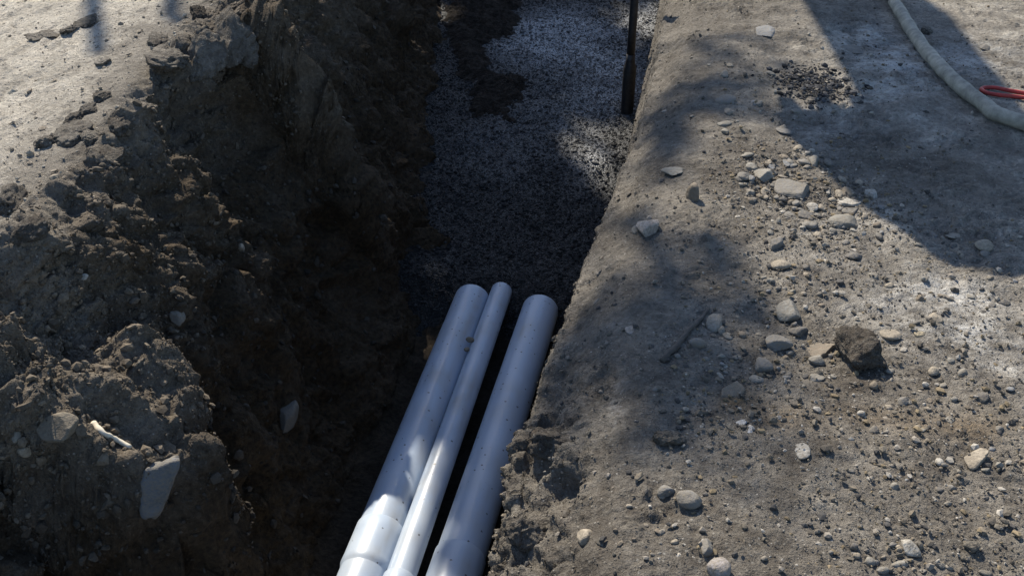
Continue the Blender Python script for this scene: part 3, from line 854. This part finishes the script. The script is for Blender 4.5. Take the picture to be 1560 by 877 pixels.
# ------------------------------------------------------------------ tubes
def tube_mesh(name, pts, rads, n=20, closed_ends=True, smooth_shade=True):
    pts = np.asarray(pts, float); rads = np.broadcast_to(np.asarray(rads, float), (len(pts),))
    tg = np.gradient(pts, axis=0); tg /= np.linalg.norm(tg, axis=1)[:, None]
    up = np.array([0, 0, 1.0]) if abs(tg[0][2]) < 0.9 else np.array([0, 1.0, 0])
    vs = []
    for p, t, r in zip(pts, tg, rads):
        s = np.cross(t, up); s /= np.linalg.norm(s); u = np.cross(s, t)
        a_ = np.linspace(0, 2*np.pi, n, endpoint=False)
        vs.append(p+r*(np.cos(a_)[:, None]*s+np.sin(a_)[:, None]*u))
    vs = np.concatenate(vs)
    m = len(pts); i, j = np.meshgrid(np.arange(m-1), np.arange(n), indexing='ij')
    F = np.stack([i*n+j, i*n+(j+1) % n, (i+1)*n+(j+1) % n, (i+1)*n+j], -1).reshape(-1, 4)
    if closed_ends:
        vs = np.concatenate([vs, pts[:1], pts[-1:]]); c0 = m*n; c1_ = m*n+1
        e = [[c0, (j+1) % n, j, j] for j in range(n)]
        e2 = [[c1_, (m-1)*n+j, (m-1)*n+(j+1) % n, (m-1)*n+(j+1) % n] for j in range(n)]
        me = bpy.data.meshes.new(name)
        me.from_pydata([tuple(q) for q in vs], [], [tuple(q) for q in F]+[tuple(q[:3]) for q in e]+[(q[0], q[1], q[2]) for q in e2])
        me.polygons.foreach_set("use_smooth", [smooth_shade]*len(me.polygons)); me.update()
        return me
    return np_mesh(name, vs, F, None, smooth_shade)

def spline(pts, n):
    pts = np.asarray(pts, float); d = np.r_[0, np.cumsum(np.linalg.norm(np.diff(pts, axis=0), axis=1))]
    P4 = np.vstack([2*pts[0]-pts[1], pts, 2*pts[-1]-pts[-2]]); out = []
    for u in np.linspace(0, d[-1], n):
        k = min(np.searchsorted(d, u, side='right')-1, len(pts)-2); t = (u-d[k])/(d[k+1]-d[k])
        p0, p1, p2, p3 = P4[k:k+4]
        out.append(0.5*((2*p1)+(-p0+p2)*t+(2*p0-5*p1+4*p2-p3)*t*t+(-p0+3*p1-3*p2+p3)*t**3))
    return np.array(out)

def lathe_pipe(name, prof, parent, seed):
    """straight tube along -Y: prof is a list of (y, radius)"""
    pr = np.array(prof); dense = []
    for (y0, r0), (y1, r1) in zip(pr[:-1], pr[1:]):
        k = max(2, int(abs(y1-y0)/0.04)); dense += [(y0+(y1-y0)*t, r0+(r1-r0)*t) for t in np.linspace(0, 1, k, endpoint=False)]
    dense.append(tuple(pr[-1])); dense = np.array(dense)
    nn = 48; a0_ = np.linspace(0, 2*np.pi, nn, endpoint=False); m = len(dense)
    vs = np.stack([np.outer(dense[:, 1], np.cos(a0_)), np.repeat(dense[:, :1], nn, 1), np.outer(dense[:, 1], np.sin(a0_))], -1).reshape(-1, 3)
    i_, j_ = np.meshgrid(np.arange(m-1), np.arange(nn), indexing='ij')
    F = np.stack([i_*nn+j_, (i_+1)*nn+j_, (i_+1)*nn+(j_+1) % nn, i_*nn+(j_+1) % nn], -1).reshape(-1, 4)
    if dense[0, 0] > dense[-1, 0]: F = F[:, ::-1]
    me = np_mesh(name, vs, F)
    co = np.zeros(len(me.vertices)*3, np.float32); me.vertices.foreach_get("co", co); co = co.reshape(-1, 3)
    a_ = me.attributes.new("dirt", 'FLOAT', 'POINT')
    q = co+seed*3.3
    dv = (0.75*smooth(0.05, 0.45, fbm(q*np.array([1, 0.35, 1]), 0.10, 4, 0.6)) + 0.6*smooth(0.5, 1.0, co[:, 2]/np.maximum(np.hypot(co[:, 0], co[:, 2]), 1e-4))*smooth(-0.2, 0.4, fbm(q, 0.2, 3, seed=5)) + (0.45 if seed == 2 else 0.12)*smooth(2.5, 1.9, co[:, 1])).clip(0, 1)
    a_.data.foreach_set("value", dv.astype(np.float32))
    return link(name, me, PVC, parent)

PIPE_END = {1: 3.86, 2: 3.90, 3: 3.83}
def pipe(x, z, r, y_joint, y_joint2, label, seed, bell=1.06, rz=0.0):
    t = empty("drain_pipe", (x, 0, z), (0, 0, rz)); tag(t, label, "pipe", "plastic pipes lying in the trench")
    lathe_pipe("pipe_barrel", [(PIPE_END[seed], 0.0), (PIPE_END[seed], r*0.985), (PIPE_END[seed]-0.005, r), (y_joint-0.03, r)], t, seed)
    R2 = r*bell
    lathe_pipe("pipe_socket", [(y_joint, r*0.99), (y_joint, R2-0.002), (y_joint-0.004, R2), (y_joint2+0.05, R2), (y_joint2+0.02, R2*1.012), (y_joint2, r*1.0)], t, seed)
    lathe_pipe("pipe_barrel", [(y_joint2+0.02, r), (-3.2, r)], t, seed)
    return t
ZP = -1.12
yl1 = at_z(590, 785, ZP+0.168)[1]; yl2 = at_z(553, 850, ZP+0.168)[1]
ys1 = at_z(603, 862, -0.94)[1]; yr1 = at_z(692, 822, ZP+0.168)[1]
pipe(-0.905, ZP+0.086, 0.084, yl1, yl2, "thick pale plastic pipe on the left, its near end in the sun", 1)
pipe(-0.772, -0.998, 0.050, ys1, ys1-0.2, "thin plastic pipe lying between the two thick pipes", 2, 1.12)
pipe(-0.653, ZP+0.087, 0.085, yr1, yr1-0.3, "thick plastic pipe on the right beside the trench edge, in shade", 3, rz=-0.0206)
for px, py, s_ in [(716, 517, 0.020), (711, 532, 0.016)]:
    d_ = at_z(px, py, -0.955)
    me = rock_mesh("pebble", s_*1.8, s_*1.6, s_*1.4, 'round', px); o = link("pebble", me, STONE); o.color = (0.28, 0.24, 0.18, 1)
    o.location = d_
    tag(o, "upper tan pebble wedged between left and thin pipe" if py < 520 else "lower tan pebble wedged between left and thin pipe", "pebble", "pebbles caught between the pipes")

# ------------------------------------------------------------------ pole in the gravel
def pole():
    p, n = at_fill(955, 172)
    t = empty("steel_pole", p); tag(t, "dark upright pole with a thicker sleeve at its foot in the wet gravel", "pole")
    k = np.array([(0, 0, -0.25), (0, 0, 0.3), (0, 0, 2.0)]); 
    zs_ = [0.36, 0.5, 0.8, 1.15]
    link("shaft", tube_mesh("shaft", [(0, 0, q) for q in zs_], 0.024, 20), DSTEEL, t)
    prof = [(-0.3, 0.036), (0.0, 0.038), (0.20, 0.039), (0.285, 0.038), (0.30, 0.033), (0.33, 0.027), (0.37, 0.0255)]
    link("sleeve", tube_mesh("sleeve", [(0, 0, q) for q, r in prof], [r for q, r in prof], 24), DSTEEL, t)
pole()

# ------------------------------------------------------------------ hoses
def ground_path(pix, lift, n):
    pts = []
    for px, py in pix:
        h = at(px, py)[0]
        pts.append(np.array(h)+np.array([0, 0, lift]))
    return spline(pts, n)
hp = ground_path([(1352, 0), (1376, 40), (1402, 80), (1430, 113), (1468, 150), (1510, 180), (1558, 205)], 0.034, 70)
a0 = hp[0]+(hp[0]-hp[6])*1.0; far = [hp[0]+np.array([-0.25, 0.9, 0.0]), hp[0]+np.array([-0.7, 2.2, 0.0])]
e0 = [hp[-1]+np.array([0.30, -0.10, 0.0]), hp[-1]+np.array([0.8, -0.15, 0.0])]
full = spline(np.vstack([far[::-1], hp[::6], e0]), 160)
for q in full:
    h = BVH.ray_cast(Vector((q[0], q[1], 2)), Vector((0, 0, -1)))
    if h[0]: q[2] = 0.6*q[2]+0.4*(h[0][2]+0.034)
ho = link("pump_hose", tube_mesh("pump_hose", full*1.0, 0.029*(1+0.04*np.sin(np.arange(160)*0.9)), 28), HOSE)
tag(ho, "thick dusty grey hose lying across the upper right ground", "hose")
rp = ground_path([(1559, 153), (1540, 151), (1520, 149), (1503, 146), (1494, 141), (1499, 138), (1515, 138), (1535, 142), (1558, 146)], 0.012, 60)
rp = np.vstack([rp[:1]+np.array([[0.6, -0.05, 0.0]]), rp[:1]+np.array([[0.25, 0.02, 0.0]]), rp, rp[-1:]+np.array([[0.25, 0.03, 0.0]]), rp[-1:]+np.array([[0.6, 0.12, 0.0]])])
tag(link("red_hose", tube_mesh("red_hose", spline(rp, 140), 0.0085, 14), RED), "red rubber hose looped on the ground beside the grey hose", "hose")

# twig and root
tp = ground_path([(1080, 470), (1066, 490), (1048, 508), (1030, 530), (1008, 553)], 0.006, 24)
tp += rng.normal(size=tp.shape)*0.0012
tag(link("twig", tube_mesh("twig", tp, np.linspace(0.0045, 0.0085, 24), 10), WOOD), "thin brown twig lying in the shade beside the egg-shaped stone", "twig")
rp2 = ground_path([(143, 648), (158, 662), (178, 672), (200, 684)], 0.006, 20)
tag(link("root", tube_mesh("root", rp2, np.linspace(0.009, 0.006, 20)*(1+0.1*rng.normal(size=20)), 10), ROOT), "pale broken root sticking out of the lit shelf of the left bank", "root")

# ------------------------------------------------------------------ added dark mound imitating a dark reflection on the fill
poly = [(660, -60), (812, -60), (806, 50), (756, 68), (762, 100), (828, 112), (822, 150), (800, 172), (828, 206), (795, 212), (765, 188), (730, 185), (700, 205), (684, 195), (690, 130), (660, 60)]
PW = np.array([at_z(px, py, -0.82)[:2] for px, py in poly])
def add_dark_patch():
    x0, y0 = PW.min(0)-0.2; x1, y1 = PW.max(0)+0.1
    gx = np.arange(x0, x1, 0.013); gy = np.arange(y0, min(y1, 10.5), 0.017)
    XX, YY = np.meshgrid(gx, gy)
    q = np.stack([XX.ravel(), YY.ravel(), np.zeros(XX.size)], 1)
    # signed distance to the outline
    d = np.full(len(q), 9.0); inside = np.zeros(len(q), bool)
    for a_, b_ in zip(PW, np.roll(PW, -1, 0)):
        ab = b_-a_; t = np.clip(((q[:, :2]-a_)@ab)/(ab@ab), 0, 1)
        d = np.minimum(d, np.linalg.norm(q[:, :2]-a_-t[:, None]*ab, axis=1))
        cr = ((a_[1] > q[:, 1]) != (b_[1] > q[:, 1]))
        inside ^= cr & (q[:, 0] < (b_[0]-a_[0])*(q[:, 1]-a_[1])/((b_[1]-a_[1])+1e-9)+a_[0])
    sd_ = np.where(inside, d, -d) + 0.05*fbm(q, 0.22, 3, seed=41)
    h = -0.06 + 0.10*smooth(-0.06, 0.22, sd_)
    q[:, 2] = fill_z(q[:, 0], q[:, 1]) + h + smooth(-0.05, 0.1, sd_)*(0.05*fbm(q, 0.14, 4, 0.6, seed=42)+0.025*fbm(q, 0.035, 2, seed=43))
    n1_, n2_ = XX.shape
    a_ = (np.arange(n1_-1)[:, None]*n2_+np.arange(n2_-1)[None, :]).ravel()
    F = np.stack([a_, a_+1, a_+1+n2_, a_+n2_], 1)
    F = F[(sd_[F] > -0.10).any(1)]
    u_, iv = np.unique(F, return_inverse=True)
    me = np_mesh("dark_patch_mound", q[u_], iv.reshape(F.shape), {"tone": np.full(len(u_), 0.06)})
    tag(link("dark_patch_mound", me, SOIL), "dark mound added over the gravel to imitate a dark reflection", "dark patch")
add_dark_patch()

# ------------------------------------------------------------------ added out of view, shaped to cast shade here: two trees and a machine
def toward_sun(p, t): return np.array(p)+SUN*t

def leaf_cloud(name, clumps, parent, size, per, seed):
    r = np.random.default_rng(seed); vs = []; 
    for (c, rad, dens) in clumps:
        n = int(per*dens)
        d = r.normal(size=(n, 3)); d /= np.linalg.norm(d, axis=1)[:, None]
        p = np.array(c)+d*np.array(rad)*(r.random((n, 1))**0.45)
        u = r.normal(size=(n, 3)); u /= np.linalg.norm(u, axis=1)[:, None]
        w = np.cross(u, r.normal(size=(n, 3))); w /= np.linalg.norm(w, axis=1)[:, None]
        s_ = size*r.uniform(0.6, 1.4, (n, 1))
        vs.append(np.stack([p-u*s_, p+w*s_*0.45, p+u*s_, p-w*s_*0.45], 1))
    vs = np.concatenate(vs); F = np.arange(len(vs)*4).reshape(-1, 4)
    o = link(name, np_mesh(name, vs.reshape(-1, 3), F, None, False), LEAF, parent)
    return o

def tree(base, clumps, label, seed, per=260, size=0.10, extra=()):
    t = empty("shade_tree", base); tag(t, label, "tree", None)
    b = Vector(base); inv = Matrix.Translation(-b)
    top = np.mean([c for c, _, _ in clumps], 0)
    loc = lambda p: np.array(p)-np.array(base)
    tr = spline([np.array([0, 0, -0.3]), np.array([0.1, -0.05, 2.0]), loc(top)*np.array([0.6, 0.6, 0.75])], 14)
    link("trunk", tube_mesh("trunk", tr, np.linspace(0.22, 0.09, 14), 12), BARK, t)
    for c, rad, dn in clumps[::2]:
        st = tr[8+(int(abs(c[0])*10) % 6)]
        mid = (st+loc(c))/2+np.array([0, 0, 0.3])
        link("limb", tube_mesh("limb", spline([st, mid, loc(c)], 10), np.linspace(0.06, 0.012, 10), 8), BARK, t)
    for pts, r0, r1 in extra:
        pp = spline([loc(q) for q in pts], 12)
        link("limb", tube_mesh("limb", pp, np.linspace(r0, r1, 12), 8), BARK, t)
    leaf_cloud("crown", [(loc(c), rad, dn) for c, rad, dn in clumps], t, size, per, seed)
    return t

SHADE = [  # world point that lies in the shade, clump radius, leaf density
 ((-0.95, 4.3, -0.95), 0.55, 1.3), ((-0.88, 4.9, -0.95), 0.36, 1.2), ((-1.15, 5.6, -0.9), 0.45, 1.3), ((-0.45, 4.4, -0.95), 0.36, 1.2),
 ((-0.55, 5.98, -0.9), 0.36, 1.2), ((-1.1, 6.6, -0.9), 0.6, 1.2), ((-0.5, 6.7, -0.9), 0.45, 1.1), ((-1.2, 7.6, -0.9), 0.6, 1.2),
 ((-0.9, 8.5, -0.9), 0.7, 1.2), ((-1.45, 5.25, -0.9), 0.28, 1.3), ((-1.95, 8.0, -0.9), 0.42, 1.2), ((-0.65, 3.5, -0.95), 0.38, 1.3), ((-0.6, 3.0, -0.95), 0.32, 1.3), ((-0.53, 2.55, -0.95), 0.22, 1.2), ((-0.5, 2.25, -0.95), 0.16, 1.2), ((-0.9, 3.22, -0.95), 0.33, 1.3),
]
SHADE2 = [
 ((-0.05, 4.1, 0.0), 0.22, 0.7), ((0.2, 4.05, 0.0), 0.25, 0.6), ((0.15, 4.6, 0.0), 0.22, 0.5), ((-0.10, 3.6, 0), 0.12, 0.5),
 ((0.0, 2.62, 0.0), 0.22, 0.9), ((-0.2, 2.35, 0.0), 0.22, 0.8), ((0.12, 2.3, 0.0), 0.22, 0.9), ((-0.05, 2.05, 0), 0.2, 0.8),
 ((0.15, 1.9, 0), 0.2, 0.4), ((-0.12, 3.05, -0.03), 0.07, 1.1), ((-0.08, 3.3, -0.03), 0.08, 1.2), ((-0.06, 3.55, -0.03), 0.09, 1.2), ((-0.03, 3.8, -0.03), 0.11, 1.2),
]
tree((-7.6, 13.5, 0.0), [(toward_sun(p, 12.5), np.array([r]*3), d*r*r/0.1) for p, r, d in SHADE], "dense leafy tree out of view, its crown shaped to shade the trench", 51)
q0 = march(172, -40); q1 = march(150, 80); q2 = march(268, -25); q3 = march(276, 34)
tree((-5.4, 12.6, 0.0), [(toward_sun(p, 14.0), np.array([r]*3)*1.2, d*0.40*r*r/0.1) for p, r, d in SHADE2], "thin leafy tree out of view, its crown shaped to shade the right ground", 52,
     extra=[([(-6.0, 11.5, 4.5), toward_sun(q0, 8.0), toward_sun(q1, 8.0)], 0.06, 0.04), ([(-6.0, 11.5, 4.5), toward_sun(q2, 8.0), toward_sun(q3, 8.0)], 0.05, 0.04)])

def prism(name, outline, width, mat, parent, bev=0.02):
    """outline in local (along, up), extruded across"""
    bm = bmesh.new()
    a_ = [bm.verts.new((-width/2, u, v)) for u, v in outline]; b_ = [bm.verts.new((width/2, u, v)) for u, v in outline]
    n = len(outline); bm.faces.new(a_[::-1]); bm.faces.new(b_)
    for i in range(n): bm.faces.new((a_[i], a_[(i+1) % n], b_[(i+1) % n], b_[i]))
    bmesh.ops.recalc_face_normals(bm, faces=bm.faces)
    bmesh.ops.bevel(bm, geom=bm.edges[:], offset=bev, segments=2, affect='EDGES')
    me = bpy.data.meshes.new(name); bm.to_mesh(me); bm.free()
    return link(name, me, mat, parent)

def shade_digger():  # made up out of view to cast the wedge of shade
    # the arm reaches along local -Y from the machine at the origin towards the trench
    base = Vector((-2.80, 14.05, 0.02)); tip = Vector((-0.53, 5.52, 0.02)); L = (tip-base).length
    t = empty("shade_excavator", base, (0, 0, math.atan2(tip.x-base.x, -(tip.y-base.y))))
    tag(t, "yellow tracked machine added out of view to shade the right ground", "shade_excavator")
    D = lambda pts: [(-u, v) for u, v in pts]
    for sx in (-1, 1):
        tr = prism("track", D([(-1.4, 0.15), (-1.2, 0.0), (1.2, 0.0), (1.4, 0.15), (1.45, 0.45), (1.2, 0.68), (-1.2, 0.68), (-1.45, 0.45)]), 0.45, DSTEEL, t); tr.location.x = sx*0.85
    prism("body", D([(-1.5, 0.8), (0.9, 0.8), (0.9, 1.3), (0.2, 1.7), (-1.5, 1.6)]), 1.9, YELLOW, t)
    cb = prism("cab", D([(-0.5, 1.0), (0.95, 1.0), (0.95, 1.8), (0.7, 2.6), (-0.5, 2.6)]), 0.9, YELLOW, t); cb.location.x = 0.48
    prism("boom", D([(0.55, 1.3), (1.9, 4.5), (2.4, 4.75), (4.9, 4.2), (5.1, 4.0), (4.9, 3.85), (2.5, 4.25), (2.3, 4.1), (0.95, 1.2)]), 0.34, YELLOW, t, 0.015)
    prism("stick", D([(4.5, 4.3), (5.0, 4.4), (L-0.15, 3.05), (L-0.1, 2.85), (L-0.4, 2.75), (5.0, 3.75)]), 0.42, YELLOW, t, 0.015)
    bk = prism("bucket", D([(L-0.45, 2.95), (L+0.05, 2.95), (L+0.28, 2.6), (L+0.2, 2.25), (L-0.1, 2.08), (L-0.45, 2.15), (L-0.3, 2.4), (L-0.35, 2.7)]), 0.58, DSTEEL, t, 0.02)
    for k in range(4):
        th = prism("tooth", D([(L-0.42, 2.21), (L-0.42, 2.13), (L-0.60, 2.19)]), 0.07, DSTEEL, bk, 0.004); th.location.x = -0.22+0.147*k
    link("ram", tube_mesh("ram", [(0, -1.1, 1.4), (0, -1.75, 3.2)], 0.07, 12), DSTEEL, t)
shade_digger()
